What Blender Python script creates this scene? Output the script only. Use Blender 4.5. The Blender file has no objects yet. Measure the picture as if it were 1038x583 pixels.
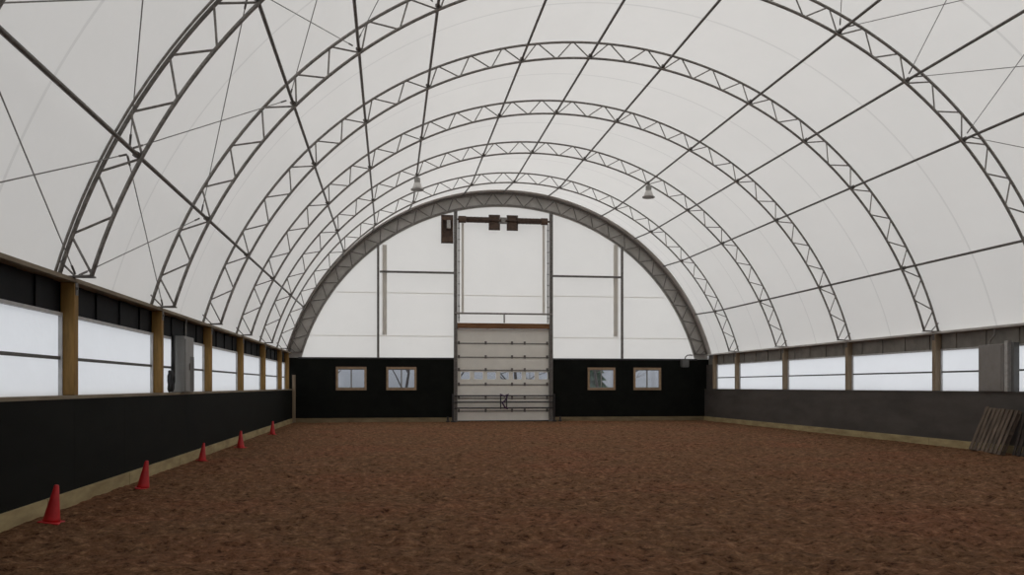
import bpy, bmesh, math, random
import numpy as np
from mathutils import Vector, Matrix
random.seed(4)
COL = bpy.context.scene.collection
SC = bpy.context.scene
PI = math.pi
R = math.radians

# ------------------------------------------------------------------ dimensions (metres)
H = 1.74                 # eye height
BAY = 4.9
Y1 = 13.475              # first truss
def TY(n): return Y1 + (n-1)*BAY
YE = 41.9                # far wall
YB = -6.0                # wall behind the viewer
XL, XR = -4.68, 16.05    # inner faces of the low side walls
CX, CZ = 5.66, 0.44      # centre of the roof circle
RO, RI, RF = 10.95, 10.51, 11.02
ZK, ZW, ZS, ZWT, ZE = 0.19, 1.55, 1.60, 2.84, 3.33

# ------------------------------------------------------------------ materials
def new_mat(name):
    m = bpy.data.materials.new(name); m.use_nodes = True
    nt = m.node_tree; nt.nodes.clear()
    out = nt.nodes.new('ShaderNodeOutputMaterial')
    return m, nt, out
def L(nt, a, b): nt.links.new(a, b)
def ramp(nt, fac, stops):
    r = nt.nodes.new('ShaderNodeValToRGB')
    el = r.color_ramp.elements
    while len(el) < len(stops): el.new(0.5)
    for e, (p, c) in zip(el, stops):
        e.position = p; e.color = (c[0], c[1], c[2], 1)
    L(nt, fac, r.inputs[0]); return r
def noise(nt, scale, detail=4, vec=None, stretch=None, rough=0.6):
    n = nt.nodes.new('ShaderNodeTexNoise')
    n.inputs['Scale'].default_value = scale; n.inputs['Detail'].default_value = detail
    n.inputs['Roughness'].default_value = rough
    if vec is None:
        tc = nt.nodes.new('ShaderNodeTexCoord'); vec = tc.outputs['Object']
    if stretch:
        mp = nt.nodes.new('ShaderNodeMapping'); mp.inputs['Scale'].default_value = stretch
        L(nt, vec, mp.inputs[0]); vec = mp.outputs[0]
    L(nt, vec, n.inputs['Vector']); return n
def pmat(name, c1, c2=None, scale=6, rough=0.6, metal=0, stretch=None, bump=0, detail=4, spec=0.5, lo=0.35, hi=0.65):
    m, nt, out = new_mat(name)
    b = nt.nodes.new('ShaderNodeBsdfPrincipled')
    b.inputs['Roughness'].default_value = rough; b.inputs['Metallic'].default_value = metal
    b.inputs['Specular IOR Level'].default_value = spec
    n = noise(nt, scale, detail, stretch=stretch)
    c2 = c2 or tuple(x*0.8 for x in c1)
    r = ramp(nt, n.outputs['Fac'], [(lo, c2), (hi, c1)])
    L(nt, r.outputs[0], b.inputs['Base Color'])
    if bump:
        bp = nt.nodes.new('ShaderNodeBump'); bp.inputs['Strength'].default_value = bump
        bp.inputs['Distance'].default_value = 0.02
        L(nt, n.outputs['Fac'], bp.inputs['Height']); L(nt, bp.outputs[0], b.inputs['Normal'])
    L(nt, b.outputs[0], out.inputs[0]); return m

def membrane(name, col, trans, seams=False, wr=0.15):
    """white coated fabric: reflects and lets daylight through"""
    m, nt, out = new_mat(name)
    tc = nt.nodes.new('ShaderNodeTexCoord')
    n = noise(nt, 0.5, 5, tc.outputs['Object'], (1, 0.6, 1))
    r = ramp(nt, n.outputs['Fac'], [(0.3, tuple(c*0.965 for c in col)), (0.7, col)])
    colour = r.outputs[0]
    if seams:
        sp = nt.nodes.new('ShaderNodeSeparateXYZ'); L(nt, tc.outputs['Object'], sp.inputs[0])
        def mth(op, a, b=None, c=None):
            k = nt.nodes.new('ShaderNodeMath'); k.operation = op
            for i, v in enumerate((a, b, c)):
                if v is None: continue
                if isinstance(v, (int, float)): k.inputs[i].default_value = v
                else: L(nt, v, k.inputs[i])
            return k.outputs[0]
        ph = mth('DIVIDE', mth('SUBTRACT', sp.outputs[1], Y1), BAY)
        fr = mth('FRACT', mth('ADD', ph, 20.0))
        d = mth('ABSOLUTE', mth('SUBTRACT', fr, 0.5))
        seam = mth('LESS_THAN', d, 0.0065)
        mx = nt.nodes.new('ShaderNodeMix'); mx.data_type = 'RGBA'
        L(nt, mth('MULTIPLY', seam, 0.8), mx.inputs[0]); L(nt, colour, mx.inputs[6])
        mx.inputs[7].default_value = (col[0]*0.84, col[1]*0.84, col[2]*0.84, 1)
        colour = mx.outputs[2]
    n2 = noise(nt, 1.3, 3, tc.outputs['Object'])
    bp = nt.nodes.new('ShaderNodeBump'); bp.inputs['Strength'].default_value = wr; bp.inputs['Distance'].default_value = 0.1
    L(nt, n2.outputs['Fac'], bp.inputs['Height'])
    a = nt.nodes.new('ShaderNodeBsdfDiffuse'); b = nt.nodes.new('ShaderNodeBsdfTranslucent')
    mix = nt.nodes.new('ShaderNodeMixShader'); mix.inputs[0].default_value = trans
    for k in (a, b):
        L(nt, colour, k.inputs['Color']); L(nt, bp.outputs[0], k.inputs['Normal'])
    L(nt, a.outputs[0], mix.inputs[1]); L(nt, b.outputs[0], mix.inputs[2])
    L(nt, mix.outputs[0], out.inputs[0]); return m

M = {}
M['roof'] = membrane('white_roof_fabric', (0.89, 0.872, 0.843), 0.45, seams=True)
M['gable'] = membrane('white_gable_fabric', (0.91, 0.888, 0.85), 0.54)
M['shadow_guide_cloth'] = membrane('grey_shadow_and_guide_cloth', (0.80, 0.775, 0.73), 0.42)  # greyer cloth: painted frame shadows on the gable, and the door track guides
M['curtain'] = membrane('window_sheet', (0.965, 0.97, 0.98), 0.92, wr=0.25)
M['steel'] = pmat('galvanised_steel', (0.30, 0.285, 0.265), (0.18, 0.168, 0.155), 14, 0.5, 0.2)
M['dark_steel'] = pmat('dark_pipe_steel', (0.18, 0.168, 0.155), (0.11, 0.10, 0.093), 12, 0.5, 0.2)
M['light_steel'] = pmat('pale_zinc', (0.50, 0.49, 0.47), (0.38, 0.37, 0.35), 10, 0.45, 0.1)
M['flash'] = pmat('grey_flashing', (0.62, 0.60, 0.57), (0.45, 0.435, 0.405), 1.6, 0.7, detail=6)
M['flash2'] = pmat('grey_lap_strip', (0.62, 0.59, 0.565), (0.52, 0.495, 0.47), 2, 0.7)
M['cable'] = pmat('steel_cable', (0.30, 0.29, 0.275), (0.22, 0.21, 0.2), 30, 0.5, 0.2)
M['wood'] = pmat('fir_post', (0.36, 0.205, 0.055), (0.19, 0.11, 0.028), 9, 0.75, stretch=(1, 1, 0.12), bump=0.2, detail=6)
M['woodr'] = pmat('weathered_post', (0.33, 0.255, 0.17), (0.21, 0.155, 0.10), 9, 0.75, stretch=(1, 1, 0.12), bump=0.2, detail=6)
M['plank'] = pmat('pale_plank', (0.44, 0.35, 0.18), (0.28, 0.21, 0.10), 5, 0.8, stretch=(1, 0.25, 1), bump=0.3, detail=6)
M['plankx'] = pmat('pale_plank_far', (0.26, 0.20, 0.11), (0.16, 0.115, 0.06), 5, 0.8, stretch=(0.25, 1, 1), bump=0.3, detail=6)
M['sillwood'] = pmat('sill_plank', (0.30, 0.25, 0.18), (0.19, 0.15, 0.10), 5, 0.8, stretch=(1, 0.2, 1))
M['trimwood'] = pmat('window_trim_pine', (0.42, 0.29, 0.18), (0.30, 0.20, 0.12), 12, 0.6, detail=6)
M['beamwood'] = pmat('door_header_wood', (0.22, 0.10, 0.035), (0.13, 0.055, 0.02), 6, 0.7, stretch=(0.2, 1, 1), detail=6)
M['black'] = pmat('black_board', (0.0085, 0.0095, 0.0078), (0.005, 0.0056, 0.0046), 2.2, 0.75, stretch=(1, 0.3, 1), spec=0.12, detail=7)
M['blackr'] = pmat('glare_greyed_black_board', (0.095, 0.083, 0.075), (0.064, 0.056, 0.050), 1.8, 0.7, stretch=(1, 0.3, 1), spec=0.3, detail=7)  # black boards of the right side, with lens glare mixed into their colour
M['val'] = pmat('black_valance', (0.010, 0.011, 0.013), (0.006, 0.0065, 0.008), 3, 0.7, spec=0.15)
M['valr'] = pmat('grey_brown_valance', (0.25, 0.235, 0.21), (0.19, 0.178, 0.16), 3, 0.7, spec=0.2)  # brownish grey, paler than the left valance
M['door'] = pmat('grey_door_panel', (0.86, 0.845, 0.78), (0.80, 0.785, 0.725), 1.5, 0.6)
M['brown'] = pmat('brown_steel', (0.085, 0.05, 0.034), (0.045, 0.027, 0.02), 8, 0.6)
M['brownbox'] = pmat('brown_backboard', (0.12, 0.075, 0.05), (0.07, 0.042, 0.03), 6, 0.7)
M['black_steel'] = pmat('black_gate_steel', (0.035, 0.032, 0.034), None, 8, 0.55)
M['purple'] = pmat('dark_purple_strap', (0.07, 0.03, 0.09), (0.04, 0.02, 0.055), 14, 0.7)
M['cone'] = pmat('red_cone_plastic', (0.60, 0.018, 0.022), (0.42, 0.012, 0.014), 5, 0.5)
M['box'] = pmat('grey_cabinet', (0.30, 0.30, 0.29), (0.26, 0.26, 0.25), 3, 0.55)
M['box2'] = pmat('dull_grey_cabinet', (0.27, 0.255, 0.24), (0.23, 0.215, 0.20), 3, 0.6)
M['boxd'] = pmat('grey_cabinet_recess', (0.13, 0.13, 0.125), None, 3, 0.6)
M['rubber'] = pmat('black_rubber', (0.012, 0.012, 0.013), None, 6, 0.6)
M['pallet'] = pmat('pallet_wood', (0.17, 0.125, 0.09), (0.06, 0.043, 0.03), 7, 0.85, stretch=(1, 1, 0.3), bump=0.4, detail=7)
M['pallet_dark'] = pmat('dark_pallet_wood', (0.05, 0.035, 0.026), (0.026, 0.019, 0.015), 7, 0.85, bump=0.4)
M['lamp'] = pmat('lamp_aluminium', (0.72, 0.70, 0.67), (0.64, 0.62, 0.59), 12, 0.4, 0.1)
M['lampd'] = pmat('lamp_ballast_grey', (0.34, 0.33, 0.31), None, 12, 0.5, 0.2)
M['snow'] = pmat('snow', (0.53, 0.54, 0.56), (0.46, 0.47, 0.49), 0.3, 0.9)
M['bark'] = pmat('bare_bark', (0.11, 0.095, 0.085), (0.06, 0.05, 0.045), 3, 0.9)
M['conifer'] = pmat('conifer_green', (0.05, 0.085, 0.045), (0.025, 0.045, 0.025), 3, 0.9)
M['sleeve'] = pmat('pale_vinyl_frame', (0.55, 0.55, 0.55), None, 6, 0.5)

def glass_mat(name, tint):
    m, nt, out = new_mat(name)
    t = nt.nodes.new('ShaderNodeBsdfTransparent'); t.inputs[0].default_value = (*tint, 1)
    g = nt.nodes.new('ShaderNodeBsdfGlossy'); g.inputs['Roughness'].default_value = 0.05
    n = noise(nt, 2.0, 4)
    mu = nt.nodes.new('ShaderNodeMath'); mu.operation = 'MULTIPLY'; mu.inputs[1].default_value = 0.10
    L(nt, n.outputs['Fac'], mu.inputs[0])
    mix = nt.nodes.new('ShaderNodeMixShader'); L(nt, mu.outputs[0], mix.inputs[0])
    L(nt, t.outputs[0], mix.inputs[1]); L(nt, g.outputs[0], mix.inputs[2]); L(nt, mix.outputs[0], out.inputs[0])
    return m
M['glass'] = glass_mat('dusty_window_glass', (0.82, 0.84, 0.87))

def floor_mat():
    m, nt, out = new_mat('brown_arena_footing')
    b = nt.nodes.new('ShaderNodeBsdfPrincipled'); b.inputs['Roughness'].default_value = 0.95
    b.inputs['Specular IOR Level'].default_value = 0.1
    tc = nt.nodes.new('ShaderNodeTexCoord'); v = tc.outputs['Object']
    n1 = noise(nt, 0.35, 5, v); n2 = noise(nt, 6.5, 7, v, rough=0.66); n3 = noise(nt, 45, 4, v, rough=0.7)
    r1 = ramp(nt, n1.outputs['Fac'], [(0.3, (0.255, 0.112, 0.060)), (0.55, (0.215, 0.112, 0.058)), (0.75, (0.275, 0.135, 0.074))])
    n4 = noise(nt, 19, 6, v, rough=0.75)
    av = nt.nodes.new('ShaderNodeMath'); av.operation = 'MULTIPLY_ADD'; av.inputs[1].default_value = 0.55
    hf = nt.nodes.new('ShaderNodeMath'); hf.operation = 'MULTIPLY'; hf.inputs[1].default_value = 0.45
    L(nt, n4.outputs['Fac'], hf.inputs[0]); L(nt, n2.outputs['Fac'], av.inputs[0]); L(nt, hf.outputs[0], av.inputs[2])
    r2 = ramp(nt, av.outputs[0], [(0.40, (0.26, 0.20, 0.15)), (0.465, (0.95, 0.91, 0.87)), (0.53, (1.2, 1.19, 1.17)), (0.60, (2.0, 2.1, 2.1))])
    mx = nt.nodes.new('ShaderNodeMix'); mx.data_type = 'RGBA'; mx.blend_type = 'MULTIPLY'; mx.inputs[0].default_value = 1
    L(nt, r1.outputs[0], mx.inputs[6]); L(nt, r2.outputs[0], mx.inputs[7])
    vo = nt.nodes.new('ShaderNodeTexVoronoi'); vo.inputs['Scale'].default_value = 16
    L(nt, v, vo.inputs['Vector'])
    chip = ramp(nt, vo.outputs['Distance'], [(0.10, (1, 1, 1)), (0.16, (0, 0, 0))])
    sel = nt.nodes.new('ShaderNodeSeparateColor'); L(nt, vo.outputs['Color'], sel.inputs[0])
    gt = nt.nodes.new('ShaderNodeMath'); gt.operation = 'GREATER_THAN'; gt.inputs[1].default_value = 0.86
    L(nt, sel.outputs[0], gt.inputs[0])
    mm = nt.nodes.new('ShaderNodeMath'); mm.operation = 'MULTIPLY'
    L(nt, chip.outputs[0], mm.inputs[0]); L(nt, gt.outputs[0], mm.inputs[1])
    m3 = nt.nodes.new('ShaderNodeMath'); m3.operation = 'MULTIPLY'; m3.inputs[1].default_value = 0.7
    L(nt, mm.outputs[0], m3.inputs[0])
    mx2 = nt.nodes.new('ShaderNodeMix'); mx2.data_type = 'RGBA'
    L(nt, m3.outputs[0], mx2.inputs[0]); L(nt, mx.outputs[2], mx2.inputs[6])
    mx2.inputs[7].default_value = (0.30, 0.21, 0.14, 1)
    L(nt, mx2.outputs[2], b.inputs['Base Color'])
    ad = nt.nodes.new('ShaderNodeMath'); ad.operation = 'MULTIPLY_ADD'; ad.inputs[1].default_value = 0.35
    L(nt, n3.outputs['Fac'], ad.inputs[0]); L(nt, av.outputs[0], ad.inputs[2])
    bp = nt.nodes.new('ShaderNodeBump'); bp.inputs['Strength'].default_value = 1.0; bp.inputs['Distance'].default_value = 0.16
    L(nt, ad.outputs[0], bp.inputs['Height']); L(nt, bp.outputs[0], b.inputs['Normal'])
    L(nt, b.outputs[0], out.inputs[0]); return m
M['floor'] = floor_mat()

# ------------------------------------------------------------------ mesh helpers
def bx(bm, x0, x1, y0, y1, z0, z1, mat4=None):
    vs = [bm.verts.new((x, y, z)) for x in (x0, x1) for y in (y0, y1) for z in (z0, z1)]
    for q in ((0,1,3,2),(4,6,7,5),(0,4,5,1),(2,3,7,6),(0,2,6,4),(1,5,7,3)):
        bm.faces.new([vs[i] for i in q])
    if mat4 is not None: bmesh.ops.transform(bm, matrix=mat4, verts=vs)
    return vs
def tube(bm, pts, r, n=8, cap=True, radii=None):
    pts = [Vector(p) for p in pts]; rings = []
    up = None
    for i, p in enumerate(pts):
        if i == 0: d = pts[1]-p
        elif i == len(pts)-1: d = p-pts[i-1]
        else: d = (pts[i+1]-p).normalized() + (p-pts[i-1]).normalized()
        d.normalize()
        if up is None:
            up = Vector((0,0,1)) if abs(d.z) < 0.9 else Vector((0,1,0))
        s = d.cross(up)
        if s.length < 1e-4: s = d.cross(Vector((1,0,0)))
        s.normalize(); u = s.cross(d).normalized(); up = u
        rr = radii[i] if radii else r
        rings.append([bm.verts.new(p + rr*(math.cos(2*PI*k/n)*s + math.sin(2*PI*k/n)*u)) for k in range(n)])
    for a, b in zip(rings, rings[1:]):
        for k in range(n):
            bm.faces.new((a[k], a[(k+1)%n], b[(k+1)%n], b[k]))
    if cap:
        bm.faces.new(list(reversed(rings[0]))); bm.faces.new(rings[-1])
def lathe(bm, prof, n=24, c=(0,0,0)):
    rings = []
    for r, z in prof:
        rings.append([bm.verts.new((c[0]+r*math.cos(2*PI*k/n), c[1]+r*math.sin(2*PI*k/n), c[2]+z)) for k in range(n)])
    for a, b in zip(rings, rings[1:]):
        for k in range(n): bm.faces.new((a[k], a[(k+1)%n], b[(k+1)%n], b[k]))
    if prof[0][0] > 1e-4: bm.faces.new(list(reversed(rings[0])))
    if prof[-1][0] > 1e-4: bm.faces.new(rings[-1])
def obj(name, bm, mat, parent=None, loc=None, smooth=False):
    bmesh.ops.recalc_face_normals(bm, faces=bm.faces)
    me = bpy.data.meshes.new(name); bm.to_mesh(me); bm.free()
    if smooth:
        for p in me.polygons: p.use_smooth = True
    me.materials.append(mat)
    o = bpy.data.objects.new(name, me); COL.objects.link(o)
    if parent is not None: o.parent = parent
    if loc is not None: o.location = loc
    return o
def B(): return bmesh.new()
def boxobj(name, mat, b, parent=None, **k):
    bm = B(); bx(bm, *b); return obj(name, bm, mat, parent, **k)
def tag(o, label, cat, group=None):
    o['label'] = label; o['category'] = cat
    if group: o['group'] = group
    return o
def thing(name, label, cat, loc=(0,0,0), group=None):
    o = bpy.data.objects.new(name, None); COL.objects.link(o); o.location = loc
    return tag(o, label, cat, group)
def struct(o, label=None, cat=None):
    o['kind'] = 'structure'
    if label: o['label'] = label
    if cat: o['category'] = cat
    return o
def copy_tree(o, parent=None):
    c = o.copy(); COL.objects.link(c); c.parent = parent
    for ch in list(o.children): copy_tree(ch, c)
    return c

# ------------------------------------------------------------------ floor
def vnoise(x, y, s, seed):
    rng = np.random.RandomState(seed); N = 512
    g = rng.rand(N, N)
    u, v = x*s + 1000.3, y*s + 1000.7
    i, j = np.floor(u).astype(int), np.floor(v).astype(int)
    fu, fv = u-i, v-j
    fu = fu*fu*(3-2*fu); fv = fv*fv*(3-2*fv)
    a = g[i % N, j % N]; b = g[(i+1) % N, j % N]; c = g[i % N, (j+1) % N]; d = g[(i+1) % N, (j+1) % N]
    return (a*(1-fu)+b*fu)*(1-fv) + (c*(1-fu)+d*fu)*fv
xs = np.linspace(XL-0.03, XR+0.03, 420)
ys = [YB, 2.0, 5.0]
y = 6.0
while y < YE: ys.append(y); y += 0.045 + 0.0035*(y-6)
ys = np.array(ys + [YE+0.02])
GX, GY = np.meshgrid(xs, ys)
Z = (vnoise(GX, GY, 0.5, 1)-.5)*0.05 + (vnoise(GX, GY, 1.7, 2)-.5)*0.05 + (vnoise(GX, GY, 5.0, 3)-.5)*0.045 + (vnoise(GX, GY, 9.0, 4)-.5)*0.06*np.clip(16/np.maximum(GY, 1), 0.4, 1)
edge = np.minimum(np.minimum(GX-XL, XR-GX), YE-GY)
Z = Z*np.clip(edge/0.5+0.25, 0, 1) - 0.02
nx, ny = len(xs), len(ys)
verts = np.stack([GX, GY, Z], -1).reshape(-1, 3)
idx = np.arange(nx*ny).reshape(ny, nx)
faces = np.stack([idx[:-1, :-1], idx[:-1, 1:], idx[1:, 1:], idx[1:, :-1]], -1).reshape(-1, 4)
me = bpy.data.meshes.new('floor'); me.from_pydata(verts.tolist(), [], faces.tolist())
for p in me.polygons: p.use_smooth = True
me.materials.append(M['floor'])
fl = bpy.data.objects.new('floor', me); COL.objects.link(fl)
struct(fl, 'raked brown sand and wood chip footing of the riding arena', 'floor')

# snow-covered ground outside the building: a ring around the floor
bm = B()
for b in ((-150, XL-0.02, -120, 180), (XR+0.02, 170, -120, 180), (XL-0.02, XR+0.02, -120, YB), (XL-0.02, XR+0.02, YE+0.3, 180)):
    bx(bm, b[0], b[1], b[2], b[3], -0.35, -0.15)
struct(obj('ground', bm, M['snow']), 'snow covered ground outside the building', 'ground')

# ------------------------------------------------------------------ low side walls, sills, valances
def side(sgn, X, bmat, wmat, vmat, nm):
    # sgn: +1 outward to the right, -1 outward to the left
    def span(a, b): return (X+sgn*a, X+sgn*b) if sgn > 0 else (X+sgn*b, X+sgn*a)
    bm = B()
    y = YB
    while y < YE-0.01:
        y2 = min(y+2.44, YE)
        bx(bm, *span(0, 0.05), y+0.002, y2-0.002, 0.0, ZW); y = y2
    bx(bm, *span(0.05, 0.30), YB, YE, -0.2, ZW-0.01)
    struct(obj('wall_'+nm, bm, bmat), 'low black board wall along the %s side of the arena' % nm, 'wall')
    bm = B(); y = YB
    while y < YE-0.01:
        y2 = min(y+3.66, YE-0.02); bx(bm, *span(-0.045, 0.0), y+0.003, y2-0.003, -0.08, ZK); y = y2+0.02
    struct(obj('baseboard_'+nm, bm, M['plank'] if nm == 'left' else M['plank']), 'pale plank kickboard at the foot of the %s wall' % nm, 'baseboard')
    return span
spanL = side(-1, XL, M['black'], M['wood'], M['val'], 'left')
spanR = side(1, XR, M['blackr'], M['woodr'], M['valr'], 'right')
trim_n = [0]
def trim(bm, mat, label):
    trim_n[0] += 1
    return struct(obj('trim_%d' % trim_n[0], bm, mat), label, 'trim')
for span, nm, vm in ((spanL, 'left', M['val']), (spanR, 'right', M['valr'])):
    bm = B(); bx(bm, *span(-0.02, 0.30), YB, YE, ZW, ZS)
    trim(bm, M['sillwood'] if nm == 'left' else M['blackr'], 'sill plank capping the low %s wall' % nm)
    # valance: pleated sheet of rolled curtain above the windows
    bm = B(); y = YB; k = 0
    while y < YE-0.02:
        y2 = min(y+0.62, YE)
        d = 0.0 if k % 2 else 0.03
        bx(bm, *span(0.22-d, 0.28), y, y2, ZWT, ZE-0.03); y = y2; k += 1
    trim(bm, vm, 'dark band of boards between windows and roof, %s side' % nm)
    bm = B(); bx(bm, *span(-0.01, 0.34), YB, YE, ZE-0.03, ZE+0.03)
    bx(bm, *span(0.30, 0.34), YB, YE, ZE-0.10, ZE-0.03)
    trim(bm, M['sillwood'] if nm == 'left' else M['flash'], 'eave plate under the roof fabric, %s side' % nm)

# posts
def make_post(mat):
    t = thing('wooden_post', 'x', 'post')
    bm = B()
    vs = bx(bm, -0.10, 0.10, -0.08, 0.08, ZS+0.002, ZE-0.032)
    bmesh.ops.bevel(bm, geom=list(bm.edges), offset=0.008, segments=1, affect='EDGES')
    obj('shaft', bm, mat, t)
    return t
postL = make_post(M['wood']); postR = make_post(M['woodr'])
bm = B()  # steel saddle bracket at the top, seen against the timber
bx(bm, 0.101, 0.109, -0.05, 0.05, ZE-0.22, ZE-0.034); bx(bm, 0.109, 0.125, -0.02, 0.02, ZE-0.14, ZE-0.10)
br = obj('bracket', bm, M['dark_steel'], postL)
bm = B()
bx(bm, -0.109, -0.101, -0.05, 0.05, ZE-0.22, ZE-0.034); bx(bm, -0.125, -0.109, -0.02, 0.02, ZE-0.14, ZE-0.10)
obj('bracket', bm, M['dark_steel'], postR)
ordl = ['nearest', 'second', 'third', 'fourth', 'fifth', 'sixth', 'farthest']
def place_posts(proto, X, dy, side, ns):
    first = True
    for k, n in enumerate(ns):
        o = proto if first else copy_tree(proto); first = False
        yy = TY(n)+dy if n < 7 else 40.75
        o.location = (X, yy, 0)
        if side == 'left':
            vis = {0: 'beside the viewer', 1: 'nearest one in view', 2: 'second in view, before the cabinet',
                   3: 'third in view, beyond the cabinet', 4: 'fourth in view along the sill', 5: 'fifth in view along the sill',
                   6: 'sixth in view', 7: 'at the far corner, seventh in view'}[n]
            o['label'] = 'brown square timber post on left wall, ' + vis
        else:
            vis = {1: 'nearest the viewer', 2: 'just beside the near end of the cabinet', 3: 'next beyond the cabinet',
                   4: 'second beyond the cabinet', 5: 'third beyond the cabinet', 6: 'fourth beyond the cabinet', 7: 'in the far corner beside the far wall'}[n]
            o['label'] = 'greyish timber post on right wall, ' + vis
        o['group'] = 'timber posts on the %s wall' % side
place_posts(postL, XL-0.105, 0.13, 'left', [1, 2, 3, 4, 5, 6, 7])
place_posts(postR, XR+0.105, 0.0, 'right', [2, 3, 4, 5, 6, 7])

# windows of the side walls
win_n = [0]
BOXL = (19.75, 20.95); BOXR = (20.15, 21.15)
def side_window(span, y0, y1, sgn, where, sheet=M['curtain']):
    win_n[0] += 1
    f = bpy.data.objects.new('window_%d' % win_n[0], None); COL.objects.link(f)
    struct(f, 'long white translucent window with one dark mid rail, ' + where, 'window')
    bm = B()
    bx(bm, *span(0.225, 0.228), y0, y1, ZS, ZWT); obj('window_pane', bm, sheet, f)
    bm = B()
    bx(bm, *span(0.19, 0.225), y0, y1, 2.135, 2.185); obj('mid_rail', bm, M['boxd'], f)
    bm = B()
    bx(bm, *span(0.17, 0.224), y0, y0+0.035, ZS, ZWT); bx(bm, *span(0.17, 0.224), y1-0.035, y1, ZS, ZWT)
    bx(bm, *span(0.17, 0.224), y0+0.035, y1-0.035, ZWT-0.05, ZWT)
    obj('window_frame', bm, M['sleeve'], f)
pyL = [YB, TY(0)+0.13] + [TY(n)+0.13 for n in range(1, 7)] + [40.75]
for k in range(len(pyL)-1):
    side_window(spanL, pyL[k]+(0.08 if k else 0), pyL[k+1]-0.08, -1, 'left side, bay %s' % ('between posts %d and %d in view' % (k-1, k) if k > 1 else 'nearest the viewer'))
side_window(spanL, 40.84, YE-0.02, -1, 'left side, last short bay by the corner')
pyR = [YB, TY(0)] + [TY(n) for n in range(1, 7)] + [40.75]
for k in range(len(pyR)-1):
    side_window(spanR, pyR[k]+(0.08 if k else 0), pyR[k+1]-0.08, 1, 'right side, ' + ('bay behind the viewer' if k < 3 else ['bay holding the grey box', 'first bay beyond the grey box', 'second bay beyond the grey box', 'third bay beyond the grey box', 'last bay before the corner'][min(k-3, 4)]))
# panel closing the right window strip beyond the corner post
bm = B(); bx(bm, *spanR(0.10, 0.23), 40.84, YE, ZS, ZWT); trim(bm, M['blackr'], 'dark board closing the window strip in the right far corner')

# ------------------------------------------------------------------ roof membrane
def pt(ang, r, y=0.0): return (CX + r*math.cos(ang), y, CZ + r*math.sin(ang))
A0 = math.asin((ZE-CZ)/RF)
bm = B(); NA = 120
ysr = []
yy = YB
bounds = sorted([YB] + [TY(n) for n in range(-2, 7) if TY(n) > YB] + [YE+0.28])
for a, b in zip(bounds, bounds[1:]):
    for k in range(6): ysr.append((a+(b-a)*k/6, k/6, b-a))
ysr.append((bounds[-1], 0, 1))
grid = []
for (yv, t, ln) in ysr:
    rr = RF - 0.06*math.sin(PI*t)**2*min(1, ln/BAY)
    grid.append([bm.verts.new(pt(A0+(PI-2*A0)*i/NA, rr + (0.0), yv)) for i in range(NA+1)])
for a, b in zip(grid, grid[1:]):
    for i in range(NA): bm.faces.new((a[i], a[i+1], b[i+1], b[i]))
struct(obj('ceiling', bm, M['roof'], smooth=True), 'arched white translucent fabric roof', 'ceiling')

# ------------------------------------------------------------------ trusses
PUR = [27.0, 42.5, 53.2, 64.0, 79.0, 90.5, 101.1, 116.0, 126.7, 136.6, 153.1]
AF = math.degrees(math.asin((ZE+0.06-CZ)/RI))
PANELS = [2, 3, 2, 2, 3, 2, 2, 3, 2, 2, 3, 2]
stops = [AF] + PUR + [180-AF]
inner_nodes = []
for a, b, n in zip(stops, stops[1:], PANELS):
    for k in range(n): inner_nodes.append(a+(b-a)*k/n)
inner_nodes.append(stops[-1])
def make_truss(name, ro, ri, rt, label, panels=None):
    t = thing(name, label, 'roof truss')
    z0 = ZE+0.045
    for nm, r, off in (('outer_chord', ro, 0), ('inner_chord', ri, 0)):
        a = math.asin((z0-CZ)/r)
        bm = B(); tube(bm, [pt(a+(PI-2*a)*k/96, r) for k in range(97)], rt, 8)
        obj(nm, bm, M['steel'], t, smooth=True)
    nodes = inner_nodes
    ao = math.degrees(math.asin((z0-CZ)/ro))
    for a, b in zip(nodes, nodes[1:]):
        m_ = (a+b)/2
        for (p, q) in ((a+0.12, m_-0.12), (b-0.12, m_+0.12)):
            bm = B(); tube(bm, [pt(R(p), ri), pt(R(q), ro)], rt*0.55, 6)
            obj('web_brace', bm, M['steel'], t)
    # collar bolts where the purlins clamp on
    for s in (-1, 1):
        xo = math.sqrt(ro**2-(z0-CZ)**2); xi = math.sqrt(ri**2-(z0-CZ)**2)
        bm = B()
        x0, x1 = CX+s*xo, CX+s*xi
        bx(bm, min(x0, x1)-0.04, max(x0, x1)+0.05, -0.06, 0.06, ZE+0.032, ZE+0.055)
        obj('foot_plate', bm, M['dark_steel'], t)
        bm = B(); tube(bm, [(x0, 0, z0+0.25), ((x0+x1)/2, 0, z0+0.01), (x1, 0, z0+0.02)], rt*0.5, 6)
        obj('web_brace', bm, M['steel'], t)
    return t
tr = make_truss('roof_truss', RO, RI, 0.034, 'x')
tnames = ['curved lattice roof truss, only a sliver in the top left corner',
          'nearest whole left rib of the roof, thickest lattice arch at the left edge',
          'lattice roof arch with its crown cut off by the top edge, second from the left',
          'largest lattice roof arch whose whole crown shows, at the top of the picture',
          'second largest complete lattice roof arch, under the largest one',
          'lattice roof arch carrying both hanging lamps',
          'smallest free lattice roof arch, just before the far end wall']
for n in range(0, 7):
    o = tr if n == 0 else copy_tree(tr)
    o.location = (0, TY(n), 0); o['label'] = tnames[n]; o['group'] = 'lattice roof trusses'
for n_, rt_ in ((0, 'near sliver'), (1, 'nearest rib')):
    rib = [o for o in COL.objects if o.name.startswith('roof_truss') and abs(o.location.y-TY(n_)) < 0.01][0]
    bm = B(); a = math.asin((ZE+0.045-CZ)/RO); tube(bm, [pt(a+(PI-2*a)*k/96, RO+0.035, -0.075) for k in range(97)], 0.022, 6)
    obj('fabric_rail', bm, M['steel'], rib, smooth=True)
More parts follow.
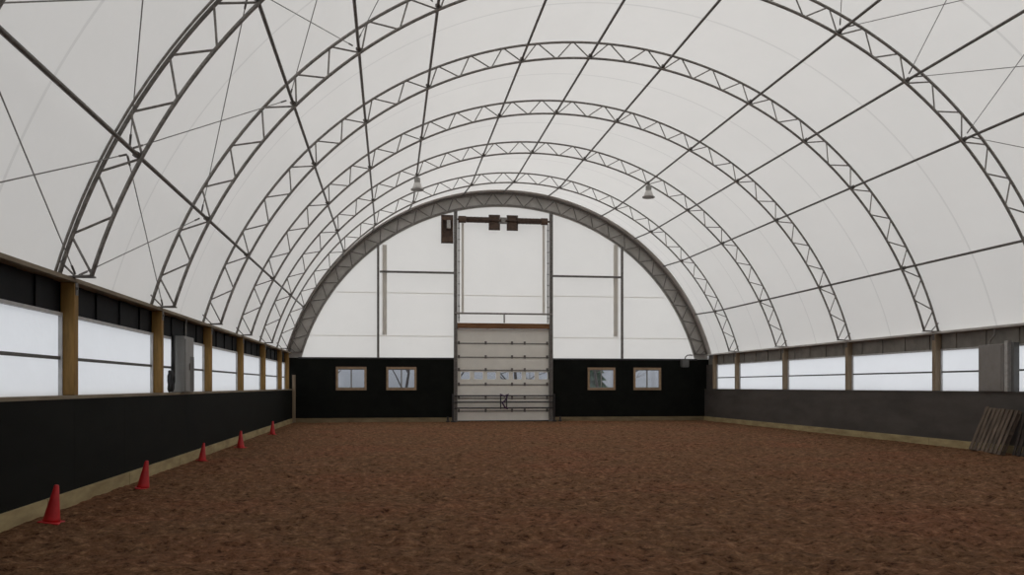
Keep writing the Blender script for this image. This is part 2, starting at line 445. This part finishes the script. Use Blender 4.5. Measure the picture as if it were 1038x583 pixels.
# end arch against the far wall
e = make_truss('end_truss', 10.90, 10.32, 0.05, 'grey lattice arch framing the far end wall')
e.location = (0, YE+0.02, 0)
bm = B(); a = math.asin((3.10-CZ)/10.9); NN = 96
ra = [[bm.verts.new(pt(a+(PI-2*a)*k/NN, r, yv)) for k in range(NN+1)] for (r, yv) in ((10.25, 0.10), (10.99, 0.10), (10.99, 0.13), (10.25, 0.13))]
for i in range(4):
    p, q = ra[i], ra[(i+1) % 4]
    for k in range(NN): bm.faces.new((p[k], p[k+1], q[k+1], q[k]))
obj('closure_panel', bm, M['flash'], e)
bm = B(); a = math.asin((ZE+0.04-CZ)/10.9)
ra = [[bm.verts.new(pt(a+(PI-2*a)*k/NN, r, yv)) for k in range(NN+1)] for (r, yv) in ((10.955, -0.50), (10.955, 0.09), (10.985, 0.09), (10.985, -0.50))]
for i in range(4):
    p, q = ra[i], ra[(i+1) % 4]
    for k in range(NN): bm.faces.new((p[k], p[k+1], q[k+1], q[k]))
obj('lap_strip', bm, M['flash2'], e)

# ------------------------------------------------------------------ purlins
plab = ['lowest long roof pipe on the right side', 'long roof pipe second from the bottom on the right side',
        'long roof pipe third from the bottom on the right side', 'long roof pipe that passes the right hanging lamp',
        'long roof pipe just right of the ridge pipe', 'ridge pipe running along the crown of the roof',
        'long roof pipe just left of the ridge pipe', 'long roof pipe that passes the left hanging lamp',
        'long roof pipe one left of the left lamp pipe', 'long roof pipe just above the lowest left one', 'lowest long roof pipe on the left, thick diagonal from the top left corner']
for i, (a, lb) in enumerate(zip(PUR, plab)):
    bm = B(); rr = RI + 0.005 + 0.065
    p = pt(R(a), rr)
    pe = pt(R(a), 10.91)
    tube(bm, [(p[0], y_, p[2]) for y_ in (YB+0.1, 10, 20, 30, TY(6)+0.1)] + [(pe[0], YE-0.42, pe[2])], 0.034, 8)
    t = obj('roof_purlin', bm, M['dark_steel'], smooth=True)
    tag(t, lb, 'roof pipe', 'long pipes running the length of the roof')
    # clamps on every truss
    for n in range(0, 7):
        bm = B()
        mt = Matrix.Translation(Vector(pt(R(a), rr, TY(n)))) @ Matrix.Rotation(PI/2-R(a), 4, 'Y')
        bx(bm, -0.045, 0.045, -0.06, 0.06, -0.045, 0.045, mt)
        obj('clamp', bm, M['dark_steel'], t)

# bracing cables: crossed pairs in the two bays around the nearest truss
cab = [AF-0.6] + PUR + [180-AF+0.6]
def cable(p, q, label, n):
    bm = B(); p, q = Vector(p), Vector(q)
    pts = [p.lerp(q, k/6) for k in range(7)]
    tube(bm, pts, 0.009, 5)
    o = obj('bracing_cable', bm, M['cable']); tag(o, label, 'cable', 'crossed bracing cables of the roof')
    d = (q-p).normalized()
    for e0, sg in ((p, 1), (q, -1)):
        bm = B(); tube(bm, [e0, e0+d*sg*0.24], 0.017, 6); obj('turnbuckle', bm, M['dark_steel'], o)
pn = ['right eave', 'lowest right pipe', 'second right pipe', 'third right pipe', 'right lamp pipe', 'pipe right of ridge', 'ridge pipe', 'pipe left of ridge', 'left lamp pipe',
      'third left pipe', 'second left pipe', 'lowest left pipe', 'left eave']
for (n0, n1, bay) in ((0, 1, 'nearest bay'), (1, 2, 'second bay')):
    for i in range(len(cab)-1):
        if n0 == 0 and i < 7: continue
        a, b = cab[i], cab[i+1]
        r_ = RI + 0.21
        ya, yb = TY(n0)+0.06, TY(n1)-0.06
        cable(pt(R(a+0.4), r_, ya), pt(R(b-0.4), r_, yb), 'thin cable in %s, from %s near to %s far' % (bay, pn[i], pn[i+1]), i)
        cable(pt(R(b-0.4), r_-0.02, ya), pt(R(a+0.4), r_-0.02, yb), 'thin cable in %s, from %s near to %s far' % (bay, pn[i+1], pn[i]), i)

# ------------------------------------------------------------------ far end wall
DX0, DX1 = 3.30, 7.87
ZBL = 3.11
wins = [(-2.60, -1.14), (-0.19, 1.28), (9.88, 11.32), (12.27, 13.72)]
WZ0, WZ1 = 1.54, 2.68
def wall_with_holes(bm, x0, x1, z0, z1, holes, y0, y1):
    cur = x0
    for (a, b) in holes:
        bx(bm, cur, a, y0, y1, z0, z1)
        bx(bm, a, b, y0, y1, z0, WZ0+0.08); bx(bm, a, b, y0, y1, WZ1-0.08, z1)
        cur = b
    bx(bm, cur, x1, y0, y1, z0, z1)
bm = B()
hs = [(a+0.08, b-0.08) for a, b in wins]
wall_with_holes(bm, XL-0.3, DX0-0.09, 0.0, ZBL, hs[:2], YE+0.02, YE+0.14)
wall_with_holes(bm, DX1+0.09, XR+0.3, 0.0, ZBL, hs[2:], YE+0.02, YE+0.14)
# thin battens along the top
struct(obj('wall_far', bm, M['black']), 'black board lower part of the far end wall', 'wall')
bm = B()
bx(bm, XL+0.05, DX0-0.12, YE-0.03, YE+0.018, -0.08, ZK); bx(bm, DX1+0.12, XR-0.05, YE-0.03, YE+0.018, -0.08, ZK)
struct(obj('baseboard_far', bm, M['plankx']), 'plank kickboard at the foot of the far wall', 'baseboard')
bm = B()
bx(bm, XL+0.3, DX0-0.1, YE+0.0, YE+0.018, ZBL-0.05, ZBL+0.03); bx(bm, DX1+0.1, XR-0.4, YE+0.0, YE+0.018, ZBL-0.05, ZBL+0.03)
trim(bm, M['black_steel'], 'dark rail where white gable fabric meets black boards')
# gable fabric: half disc with an opening for the door
bm = B()
NG = 90; a = math.asin((ZBL-CZ)/10.99)
arc = [pt(a+(PI-2*a)*k/NG, 10.99, YE+0.16) for k in range(NG+1)]
xsg = sorted(set([p[0] for p in arc] + [DX0-0.05, DX1+0.05]))
def topz(x): return CZ + math.sqrt(max(0, 10.99**2-(x-CX)**2))
zl = lambda x0, x1: 4.72 if (x0 >= DX0-0.06 and x1 <= DX1+0.06) else ZBL
for x0, x1 in zip(xsg, xsg[1:]):
    zb = zl(x0, x1)
    nz = 8
    q = []
    for x in (x0, x1):
        q.append([bm.verts.new((x, YE+0.16, zb+(max(topz(x), zb+0.001)-zb)*k/nz)) for k in range(nz+1)])
    for k in range(nz): bm.faces.new((q[0][k], q[1][k], q[1][k+1], q[0][k+1]))
bmesh.ops.remove_doubles(bm, verts=bm.verts, dist=1e-4)
struct(obj('wall_gable', bm, M['gable'], smooth=True), 'white fabric gable above the black boards of the far wall', 'wall')
# welded seams of the gable fabric (doubled cloth strips)
for (x0, x1, z) in ((-4.1, DX0-0.2, 4.20), (DX1+0.2, 15.3, 4.18), (-2.6, DX0-0.2, 6.32), (DX1+0.2, 14.0, 6.28), (DX0+0.25, DX1-0.25, 6.25)):
    bm = B(); bx(bm, x0, x1, YE+0.150, YE+0.157, z-0.018, z+0.018)
    trim(bm, M['gable'], 'welded seam across the gable fabric')

# windows in the far wall
for k, (a, b) in enumerate(wins):
    win_n[0] += 1
    f = bpy.data.objects.new('window_%d' % win_n[0], None); COL.objects.link(f)
    struct(f, 'small wood framed sliding window in the black far wall, ' + ['leftmost', 'next left of the door', 'next right of the door', 'rightmost'][k], 'window')
    bm = B(); t = 0.105
    y0, y1 = YE-0.03, YE+0.019
    bx(bm, a, b, y0, y1, WZ0, WZ0+t); bx(bm, a, b, y0, y1, WZ1-t, WZ1)
    bx(bm, a, a+t, y0, y1, WZ0+t, WZ1-t); bx(bm, b-t, b, y0, y1, WZ0+t, WZ1-t)
    obj('window_frame', bm, M['trimwood'], f)
    bm = B(); mid = (a+b)/2
    bx(bm, mid-0.03, mid+0.03, YE+0.03, YE+0.07, WZ0+t, WZ1-t)
    bx(bm, a+t, b-t, YE+0.03, YE+0.07, WZ0+t, WZ0+t+0.035); bx(bm, a+t, b-t, YE+0.03, YE+0.07, WZ1-t-0.035, WZ1-t)
    obj('sash', bm, M['box'], f)
    bm = B(); bx(bm, a+0.1, b-0.1, YE+0.08, YE+0.088, WZ0+0.1, WZ1-0.1); obj('window_pane', bm, M['glass'], f)

# steel of the gable
def lattice_col(name, x, z0, z1, label, r=0.07):
    t = thing(name, label, 'steel column', (x, YE-0.10, 0))
    bm = B(); bx(bm, -r, r, -0.06, 0.04, z0, z1); obj('shaft', bm, M['dark_steel'], t)
    return t
def ztop(x, r=10.28): return CZ + math.sqrt(r*r-(x-CX)**2)
t = lattice_col('gable_column', -0.58, ZBL+0.03, ztop(-0.58), 'dark steel column on the gable left of the door', 0.055)
bm = B(); bx(bm, 0.20, 0.42, 0.20, 0.215, 4.25, ztop(-0.36)-0.1); obj('frame_shadow_strip', bm, M['shadow_guide_cloth'], t)  # added strip standing in for the shadow of a frame outside the fabric
t = lattice_col('gable_column', 11.64, ZBL+0.03, ztop(11.64), 'dark steel column on the gable right of the door', 0.055)
bm = B(); bx(bm, -0.38, -0.16, 0.19, 0.22, 4.25, ztop(11.3)-0.1); obj('frame_shadow_strip', bm, M['shadow_guide_cloth'], t)  # same on the right: outside frame's shadow made as a cloth strip
for x, lb, s in ((3.19, 'tall steel column at the left edge of the big door', 1), (7.98, 'tall steel column at the right edge of the big door', -1)):
    t = lattice_col('door_column', x, 0.0, ztop(x)-0.05, lb, 0.085)
    bm = B(); bx(bm, -0.16 if s > 0 else -0.12, 0.12 if s > 0 else 0.16, -0.12, 0.05, -0.05, 0.03); obj('base_plate', bm, M['dark_steel'], t)
    # pale vertical door track with a grey outer guide
    bm = B(); bx(bm, *( (0.12, 0.20) if s > 0 else (-0.20, -0.12)), -0.02, 0.04, 4.9, 9.85); obj('door_track', bm, M['sleeve'], t)
    bm = B(); bx(bm, *( (0.30, 0.42) if s > 0 else (-0.42, -0.30)), 0.08, 0.11, 5.4, 9.8); obj('track_guide', bm, M['shadow_guide_cloth'], t)
    for k in range(9):
        bm = B(); bx(bm, *( (0.11, 0.21) if s > 0 else (-0.21, -0.11)), -0.035, -0.02, 5.1+k*0.55, 5.16+k*0.55); obj('track_bracket', bm, M['box'], t)
for (x0, x1, z, lb) in ((-0.50, 3.10, 7.32, 'horizontal steel girt on the gable left of the door'), (8.07, 11.57, 7.26, 'horizontal steel girt on the gable right of the door')):
    bm = B(); bx(bm, x0, x1, YE-0.12, YE-0.06, z-0.05, z+0.05); tag(obj('gable_girt', bm, M['dark_steel']), lb, 'steel bar')
# bar with a strut above the door
t = thing('crossbar', 'thin steel bar with short middle strut above the wooden door header', 'steel bar', (0, YE-0.21, 0))
bm = B(); tube(bm, [(3.15, 0, 5.33), (8.02, 0, 5.33)], 0.045, 8); obj('bar', bm, M['steel'], t)
bm = B(); tube(bm, [(5.60, 0, 4.88), (5.60, 0, 5.30)], 0.04, 8); obj('strut', bm, M['steel'], t)
# header
bm = B(); bx(bm, DX0-0.02, DX1+0.02, YE-0.14, YE+0.10, 4.60, 4.86); bmesh.ops.bevel(bm, geom=list(bm.edges), offset=0.01, segments=1, affect='EDGES')
tag(obj('door_header', bm, M['beamwood']), 'reddish brown wooden header beam over the grey overhead door', 'beam')

# overhead door
d = bpy.data.objects.new('door_1', None); COL.objects.link(d); d.location = (0, YE+0.05, 0)
struct(d, 'grey sectional overhead door with a row of small windows', 'door')
zl_ = [0.02, 0.50, 1.14, 1.81, 2.53, 3.17, 3.86, 4.60]
WX = [3.47+0.652*k for k in range(7)]
for i in range(7):
    bm = B(); z0, z1 = zl_[i]+0.012, zl_[i+1]-0.012
    if i == 3:
        za, zb = 2.08, 2.44
        bx(bm, DX0-0.03, DX1+0.03, 0, 0.05, z0, za); bx(bm, DX0-0.03, DX1+0.03, 0, 0.05, zb, z1)
        cur = DX0
        for w in WX: bx(bm, cur, w, 0, 0.05, za, zb); cur = w+0.44
        bx(bm, cur, DX1, 0, 0.05, za, zb)
    else:
        bx(bm, DX0-0.03, DX1+0.03, 0, 0.05, z0, z1)
        bx(bm, DX0+0.1, DX1-0.1, -0.006, 0.0, z0+0.10, z1-0.10)
    p = obj('door_section', bm, M['door'], d)
    if i == 3:
        for w in WX:
            bm = B(); bx(bm, w-0.01, w+0.45, 0.05, 0.056, 2.07, 2.45); obj('window_pane', bm, M['glass'], p)
for i in range(1, 7):
    bm = B(); bx(bm, DX0, DX1, -0.02, 0.03, zl_[i]-0.03, zl_[i]+0.03); s_ = obj('section_joint', bm, M['steel'], d)
    for x in (3.36, 4.70, 6.02, 6.66, 7.80):
        bm = B(); bx(bm, x-0.05, x+0.05, -0.045, -0.02, zl_[i]-0.05, zl_[i]+0.11); obj('hinge', bm, M['dark_steel'], s_)

bm = B(); bx(bm, DX0-0.12, DX1+0.12, 0.055, 0.075, -0.2, 0.16); bx(bm, DX0-0.14, DX0+0.05, 0.055, 0.09, -0.2, 4.7); bx(bm, DX1-0.05, DX1+0.14, 0.055, 0.09, -0.2, 4.7); obj('door_seal', bm, M['rubber'], d)
# pipe gate in front of the door
g = thing('pipe_gate', 'low three bar dark pipe gate across the foot of the grey door', 'gate', (0, YE-0.22, 0))
for z in (1.26, 0.95, 0.66):
    bm = B(); tube(bm, [(3.12, 0, z), (8.05, 0, z)], 0.035, 8); obj('rail', bm, M['black_steel'], g)
for x in (5.42, 5.72):
    bm = B(); tube(bm, [(x, 0, 0.60), (x, 0, 1.30)], 0.03, 8); obj('upright', bm, M['black_steel'], g)
for x in (3.05, 8.12):
    bm = B(); tube(bm, [(x, 0, -0.02), (x, 0, 1.36)], 0.045, 8); bx(bm, x-0.10, x+0.10, -0.10, 0.10, -0.03, 0.03); obj('gate_post', bm, M['black_steel'], g)
bm = B(); tube(bm, [(5.38, -0.03, 1.33), (5.60, -0.05, 1.24), (5.80, -0.04, 1.34), (5.66, -0.05, 1.05), (5.50, -0.05, 0.92), (5.62, -0.05, 0.70), (5.78, -0.04, 0.62)], 0.045, 8)
obj('latch_strap', bm, M['purple'], g, smooth=True)
for x, lb in ((2.80, 'small black floor stop left of the door foot'), (8.42, 'small black floor stop right of the door foot')):
    bm = B(); lathe(bm, [(0.09, -0.03), (0.09, 0.03), (0.05, 0.06), (0.05, 0.20), (0.07, 0.22), (0.0, 0.24)], 14, (x, YE-0.25, 0)); tag(obj('floor_stop', bm, M['black_steel']), lb, 'floor stop')

# torsion shaft, spring and operator above the door
s = thing('door_shaft', 'dark brown door spring shaft high above the grey door', 'door shaft', (0, YE-0.16, 9.96))
bm = B(); tube(bm, [(3.28, 0, 0), (7.92, 0, 0)], 0.05, 10); obj('shaft', bm, M['brown'], s)
for (x0, x1) in ((3.72, 4.86), (6.28, 7.42)):
    bm = B(); pts = []
    n_ = 34
    tube(bm, [(x0+(x1-x0)*k/n_, 0, 0) for k in range(n_+1)], 0.1, 12, radii=[0.16 if k % 2 else 0.135 for k in range(n_+1)])
    obj('spring', bm, M['brown'], s)
bm = B(); bx(bm, 5.35, 5.76, 0.02, 0.05, -0.16, 0.16); bx(bm, 5.45, 5.66, -0.07, 0.07, -0.12, 0.12); obj('centre_plate', bm, M['steel'], s)
bm = B(); tube(bm, [(3.32, 0, 0), (3.70, 0, 0)], 0.17, 14); obj('cable_drum', bm, M['brownbox'], s)
bm = B(); tube(bm, [(7.45, 0, 0), (7.78, 0, 0)], 0.17, 14); obj('cable_drum', bm, M['brownbox'], s)
for (x0, x1) in ((4.84, 5.40), (5.74, 6.30)):
    bm = B()
    t_ = 0.09
    bx(bm, x0, x1, 0.03, 0.10, -0.48, -0.48+t_); bx(bm, x0, x1, 0.03, 0.10, 0.18, 0.28)
    bx(bm, x0, x0+t_, 0.03, 0.10, -0.48+t_, 0.18); bx(bm, x1-t_, x1, 0.03, 0.10, -0.48+t_, 0.18)
    b_ = obj('bearing_frame', bm, M['brown'], s)
    bm = B(); bx(bm, x0+t_, x1-t_, 0.06, 0.09, -0.39, 0.18); obj('frame_board', bm, M['brownbox'], b_)
o_ = thing('door_operator', 'brown door opener on a board beside the top of the left door column', 'door opener', (2.78, YE-0.18, 9.45))
bm = B(); bx(bm, -0.30, 0.30, 0.06, 0.10, -0.68, 0.72); obj('backboard', bm, M['brown'], o_)
bm = B(); bx(bm, -0.26, 0.28, -0.08, 0.06, -0.62, -0.36); obj('gear_case', bm, M['brownbox'], o_)
bm = B(); bx(bm, -0.27, -0.22, -0.06, 0.06, -0.33, 0.6); bx(bm, 0.22, 0.27, -0.06, 0.06, -0.33, 0.6); obj('side_flange', bm, M['brownbox'], o_)
bm = B(); tube(bm, [(0.06, -0.10, 0.02), (0.06, -0.10, 0.42)], 0.10, 14); obj('motor', bm, M['light_steel'], o_, smooth=False)
bm = B(); bx(bm, -0.2, 0.25, -0.05, 0.05, 0.44, 0.60); obj('bracket', bm, M['brownbox'], o_)

# flood lamp on a bent arm in the right corner
f_ = thing('flood_lamp', 'small dark flood lamp on a bent arm at the far right corner', 'lamp', (14.95, YE-0.09, 2.95))
bm = B(); bx(bm, -0.21, 0.21, -0.10, 0.10, -0.24, 0.16); bmesh.ops.bevel(bm, geom=list(bm.edges), offset=0.03, segments=2, affect='EDGES'); h_ = obj('housing', bm, M['boxd'], f_)
bm = B(); bx(bm, -0.16, 0.16, -0.108, -0.10, -0.18, 0.08); obj('lens', bm, M['boxd'], h_)
bm = B(); tube(bm, [(0.02, 0.0, 0.16), (0.04, 0, 0.28), (0.14, 0, 0.37), (0.30, 0.02, 0.39), (0.46, 0.12, 0.38)], 0.03, 8); obj('arm', bm, M['dark_steel'], f_, smooth=True)

# pale corner board in the left far corner
bm = B(); bx(bm, -4.66, -4.50, YE-0.08, YE-0.035, 0.0, 2.28); bmesh.ops.bevel(bm, geom=list(bm.edges), offset=0.01, segments=1, affect='EDGES')
tag(obj('corner_board', bm, M['woodr']), 'narrow greyish upright board in the far left corner', 'board')

# ------------------------------------------------------------------ hanging lamps
lam = thing('hanging_lamp', 'x', 'lamp')
bm = B(); tube(bm, [(0, 0, 0), (0, 0, -0.12)], 0.012, 6); obj('hook', bm, M['dark_steel'], lam)
bm = B(); lathe(bm, [(0.05, -0.30), (0.115, -0.29), (0.115, -0.14), (0.08, -0.11), (0.0, -0.11)][::1], 20); obj('ballast_housing', bm, M['lampd'], lam, smooth=False)
bm = B(); lathe(bm, [(0.10, -0.30), (0.13, -0.34), (0.17, -0.46), (0.205, -0.56)], 28); obj('reflector', bm, M['lamp'], lam, smooth=True)
bm = B(); lathe(bm, [(0.205, -0.545), (0.25, -0.56), (0.25, -0.60), (0.20, -0.615), (0.0, -0.63)], 28); obj('lens_rim', bm, M['lampd'], lam)
for i, (a, lb) in enumerate(((64.0, 'grey bell shaped lamp hanging right of the ridge'), (116.0, 'grey bell shaped lamp hanging left of the ridge'))):
    o = lam if i == 0 else copy_tree(lam)
    p = pt(R(a), RI+0.03, TY(5)-0.10)
    o.location = p; o['label'] = lb; o['group'] = 'hanging arena lamps'

# ------------------------------------------------------------------ boxes on the sills
t = thing('wall_cabinet', 'tall grey metal cabinet standing on the left sill between second and third post', 'cabinet', (XL-0.02, 0, ZS))
y0, y1 = 19.92, 20.86
bm = B(); bx(bm, -0.16, 0.12, y0, y1, 0.0, 1.27); bmesh.ops.bevel(bm, geom=list(bm.edges), offset=0.01, segments=1, affect='EDGES'); obj('body', bm, M['box'], t)
bm = B(); bx(bm, 0.12, 0.135, y0+0.44, y1-0.04, 0.03, 0.82); obj('panel', bm, M['boxd'], t)
bm = B(); bx(bm, 0.12, 0.15, y0+0.02, y0+0.42, 0.03, 1.20); dd = obj('door', bm, M['box'], t)
bm = B(); bx(bm, 0.15, 0.17, y0+0.35, y0+0.39, 0.50, 0.66); obj('handle', bm, M['dark_steel'], dd)
bm = B(); tube(bm, [(0, y0+0.65, 1.27), (0, y0+0.65, 1.55), (0.02, y0+0.62, 1.69)], 0.02, 8); obj('conduit', bm, M['steel'], t)
bm = B()
pts = []
for k in range(60):
    a = 2*PI*k/12; pts.append((XL-0.10+0.03*math.sin(k*0.7), 19.58+0.10*math.sin(a)+0.02*math.sin(k), ZS+0.24+0.20*math.cos(a)+0.02*math.cos(k*1.3)))
tube(bm, pts, 0.035, 6)
tube(bm, [(XL-0.08, 19.66, ZS+0.30), (XL-0.10, 19.75, ZS+0.7), (XL-0.10, 19.76, ZS+1.26)], 0.045, 6)
tag(obj('cable_coil', bm, M['rubber'], smooth=True), 'black hose coil hanging against the near side of the grey left cabinet', 'hose')

t = thing('wall_cabinet', 'wide grey metal cabinet on the right sill above the leaning pallets', 'cabinet', (XR+0.02, 0, ZS))
bm = B(); bx(bm, -0.10, 0.16, 20.27, 21.22, 0.002, 1.26); bmesh.ops.bevel(bm, geom=list(bm.edges), offset=0.01, segments=1, affect='EDGES'); obj('body', bm, M['box2'], t)
bm = B(); bx(bm, -0.115, -0.10, 20.33, 21.16, 0.06, 1.20); obj('panel', bm, M['box2'], t)
bm = B(); bx(bm, -0.12, 0.02, 20.08, 20.20, 0.002, 1.33); obj('side_post', bm, M['light_steel'], t)
bm = B(); bx(bm, -0.06, 0.10, 19.93, 20.02, 0.002, 1.28); obj('dark_post', bm, M['boxd'], t)
bm = B(); tube(bm, [(0, 20.9, 1.26), (0, 20.9, 1.34), (-0.01, 20.7, 1.52), (-0.01, 20.7, 1.68)], 0.02, 8); obj('conduit', bm, M['steel'], t)

# ------------------------------------------------------------------ pallets leaning on the right wall
def pallet(name, mat, y0, w, xbase, xtop, h, label, skew=0.0):
    t = thing(name, label, 'pallet', (xbase, y0, 0.0), 'wooden pallets leaning on the right wall')
    ang = math.atan2(xtop-xbase, math.sqrt(max(0.01, h*h-(xtop-xbase)**2)))
    t.rotation_euler = (skew, ang, 0)
    # local: z up along the pallet, y across, x thickness
    for k in range(3):
        z = k*(h-0.09)/2
        bm = B(); bx(bm, 0.02, 0.11, 0, w, z, z+0.09); obj('stringer', bm, mat, t)
    rnd = random.Random(int(y0*10))
    n = 8
    for k in range(n):
        yy = k*(w-0.11)/(n-1); top = h+rnd.uniform(-0.04, 0.02)
        bm = B(); bx(bm, 0.0, 0.02, yy, yy+rnd.uniform(0.09, 0.12), rnd.uniform(0, 0.01), top); obj('deck_board', bm, mat, t)
    for k in (0, 3, 7):
        yy = k*(w-0.11)/(n-1)
        bm = B(); bx(bm, 0.11, 0.13, yy, yy+0.1, 0, h); obj('deck_board', bm, mat, t)
    return t
pallet('wooden_pallet', M['pallet'], 19.55, 1.22, 15.32, 15.78, 1.22, 'brown wooden pallet leaning on the right wall, under the grey cabinet', 0.05)
pallet('wooden_pallet', M['pallet_dark'], 18.10, 1.28, 15.50, 15.84, 1.15, 'dark pallet leaning on the right wall, nearer the viewer than the brown one')

# ------------------------------------------------------------------ cones
cn = thing('traffic_cone', 'x', 'cone')
bm = B(); lathe(bm, [(0.108, 0.022), (0.100, 0.06), (0.030, 0.485), (0.024, 0.50), (0.0, 0.50)], 24); obj('cone_body', bm, M['cone'], cn, smooth=True)
bm = B(); bx(bm, -0.13, 0.13, -0.13, 0.13, 0.0, 0.024); bmesh.ops.bevel(bm, geom=list(bm.edges), offset=0.008, segments=1, affect='EDGES'); obj('cone_base', bm, M['cone'], cn)
cones = [(-4.30, 11.6, 0.14, 'nearest red cone at the left wall, under the first timber post', 0.98),
         (-4.17, 15.2, 0.13, 'second red cone from the viewer along the left wall', 0.97),
         (-4.36, 20.7, 0.10, 'middle red cone, beneath the grey cabinet on the left sill', 0.85),
         (-4.20, 24.9, 0.03, 'red cone fourth from the viewer along the left wall', 0.97),
         (-4.20, 31.5, 0.06, 'farthest red cone, next to the far left corner', 0.98)]
for i, (x, y, lean, lb, sc) in enumerate(cones):
    o = cn if i == 0 else copy_tree(cn)
    o.location = (x, y, -0.012); o.rotation_euler = (0, lean, 0.3*i); o.scale = (sc, sc, sc)
    o['label'] = lb; o['group'] = 'red cones along the left wall'

# ------------------------------------------------------------------ wall behind the viewer
bm = B(); bx(bm, XL-0.3, XR+0.3, YB-0.12, YB, 0, ZBL); struct(obj('wall_back', bm, M['black']), 'black boards of the end wall behind the viewer', 'wall')
bm = B()
arcp = [pt(a+(PI-2*a)*k/60, 11.0, YB-0.02) for k in range(61)]
vs = [bm.verts.new(p) for p in arcp]; bm.faces.new(vs)
struct(obj('wall_back_gable', bm, M['gable']), 'white fabric gable behind the viewer', 'wall')

# ------------------------------------------------------------------ trees outside, seen through the small windows
def bare_tree(x, y, h, label, seed):
    rnd = random.Random(seed)
    bm = B()
    def branch(p, d, ln, r, depth):
        pts = [p]; q = p.copy(); dd = d.copy()
        for k in range(4):
            dd = (dd + Vector((rnd.uniform(-.16, .16), rnd.uniform(-.16, .16), rnd.uniform(-.03, .1)))).normalized()
            q = q + dd*ln/4; pts.append(q.copy())
        tube(bm, pts, r, 5 if depth else 7, radii=[r*(1-0.16*k) for k in range(5)])
        if depth < 3:
            for k in range(5 if depth == 0 else 3):
                b = pts[rnd.choice([1, 2, 3, 4]) if depth == 0 else rnd.choice([2, 3, 4])]
                v = Vector((rnd.uniform(-1, 1), rnd.uniform(-1, 1), rnd.uniform(0.1, 0.9))).normalized()
                branch(b, v, ln*rnd.uniform(0.45, 0.65), r*0.45, depth+1)
    branch(Vector((0, 0, -0.2)), Vector((0, 0, 1)), h, h*0.022, 0)
    o = obj('bare_tree', bm, M['bark'], smooth=True); o.location = (x, y, -0.15)
    tag(o, label, 'tree', 'bare winter trees outside')
for i, (x, y, h, lb) in enumerate([(-3.6, 58, 6, 'bare tree filling the left pane of the leftmost small window'), (-1.0, 66, 7, 'bare tree between the two left small windows'),
        (1.0, 60, 6, 'bare tree outside the small window next left of the door'), (5.0, 72, 8, 'bare tree straight behind the grey door'), (14.0, 56, 6, 'bare tree outside the small window next right of the door'),
        (18.2, 62, 6, 'bare tree outside the rightmost small window'), (20.6, 75, 8, 'bare tree far behind the rightmost small window'), (9.5, 64, 7, 'bare tree behind the right edge of the door'), (-6, 80, 9, 'bare tree far behind the leftmost small window')]):
    bare_tree(x, y, h, lb, i+3)
bm = B(); prev = None
tube(bm, [(0, 0, -0.2), (0, 0, 6.0)], 0.14, 7)
for k in range(9):
    z = 0.5+k*0.62; r_ = 1.7*(1-k/9.5)
    lathe(bm, [(r_, z), (r_*0.9, z+0.1), (r_*0.25, z+0.95), (0.0, z+1.0)], 12)
tag(obj('conifer_tree', bm, M['conifer'], loc=(17.0, 70, -0.15)), 'dark green conifer outside the small window next right of the door', 'tree')

# ------------------------------------------------------------------ daylight: even overcast sky
w = bpy.data.worlds.new('overcast'); SC.world = w; w.use_nodes = True
nt = w.node_tree; nt.nodes.clear()
wo = nt.nodes.new('ShaderNodeOutputWorld'); bg = nt.nodes.new('ShaderNodeBackground')
tc = nt.nodes.new('ShaderNodeTexCoord'); sp = nt.nodes.new('ShaderNodeSeparateXYZ')
nt.links.new(tc.outputs['Generated'], sp.inputs[0])
rp = nt.nodes.new('ShaderNodeValToRGB')
els = rp.color_ramp.elements
els[0].position = 0.0; els[0].color = (0.16, 0.163, 0.17, 1)
els[1].position = 1.0; els[1].color = (1.44, 1.46, 1.465, 1)
e_ = els.new(0.5); e_.color = (0.64, 0.648, 0.66, 1)
nt.links.new(sp.outputs[2], rp.inputs[0])
# the cloud cover is thinner ahead and to the right of the building
dot = nt.nodes.new('ShaderNodeVectorMath'); dot.operation = 'DOT_PRODUCT'; dot.inputs[1].default_value = (0.07, 0.44, 0.0)
nt.links.new(tc.outputs['Generated'], dot.inputs[0])
ad = nt.nodes.new('ShaderNodeMath'); ad.operation = 'ADD'; ad.inputs[1].default_value = 1.0
nt.links.new(dot.outputs['Value'], ad.inputs[0])
sc_ = nt.nodes.new('ShaderNodeVectorMath'); sc_.operation = 'SCALE'
nt.links.new(rp.outputs[0], sc_.inputs[0]); nt.links.new(ad.outputs[0], sc_.inputs['Scale'])
nt.links.new(sc_.outputs[0], bg.inputs[0])
bg.inputs[1].default_value = 1.55
nt.links.new(bg.outputs[0], wo.inputs[0])

# ------------------------------------------------------------------ camera
F = 860.0
cam = bpy.data.cameras.new('camera'); co = bpy.data.objects.new('camera', cam); COL.objects.link(co)
cam.sensor_width = 36; cam.sensor_fit = 'HORIZONTAL'; cam.lens = 36*F/1038
cam.shift_y = 100.0/1038
cam.clip_end = 500
co.location = (0, 0, H); co.rotation_euler = (PI/2, 0, -math.atan((519-395.5)/F))
SC.camera = co
SC.view_settings.view_transform = 'Standard'; SC.view_settings.look = 'None'
SC.view_settings.gamma = 1; SC.view_settings.exposure = 0.0; SC.view_settings.use_curve_mapping = False
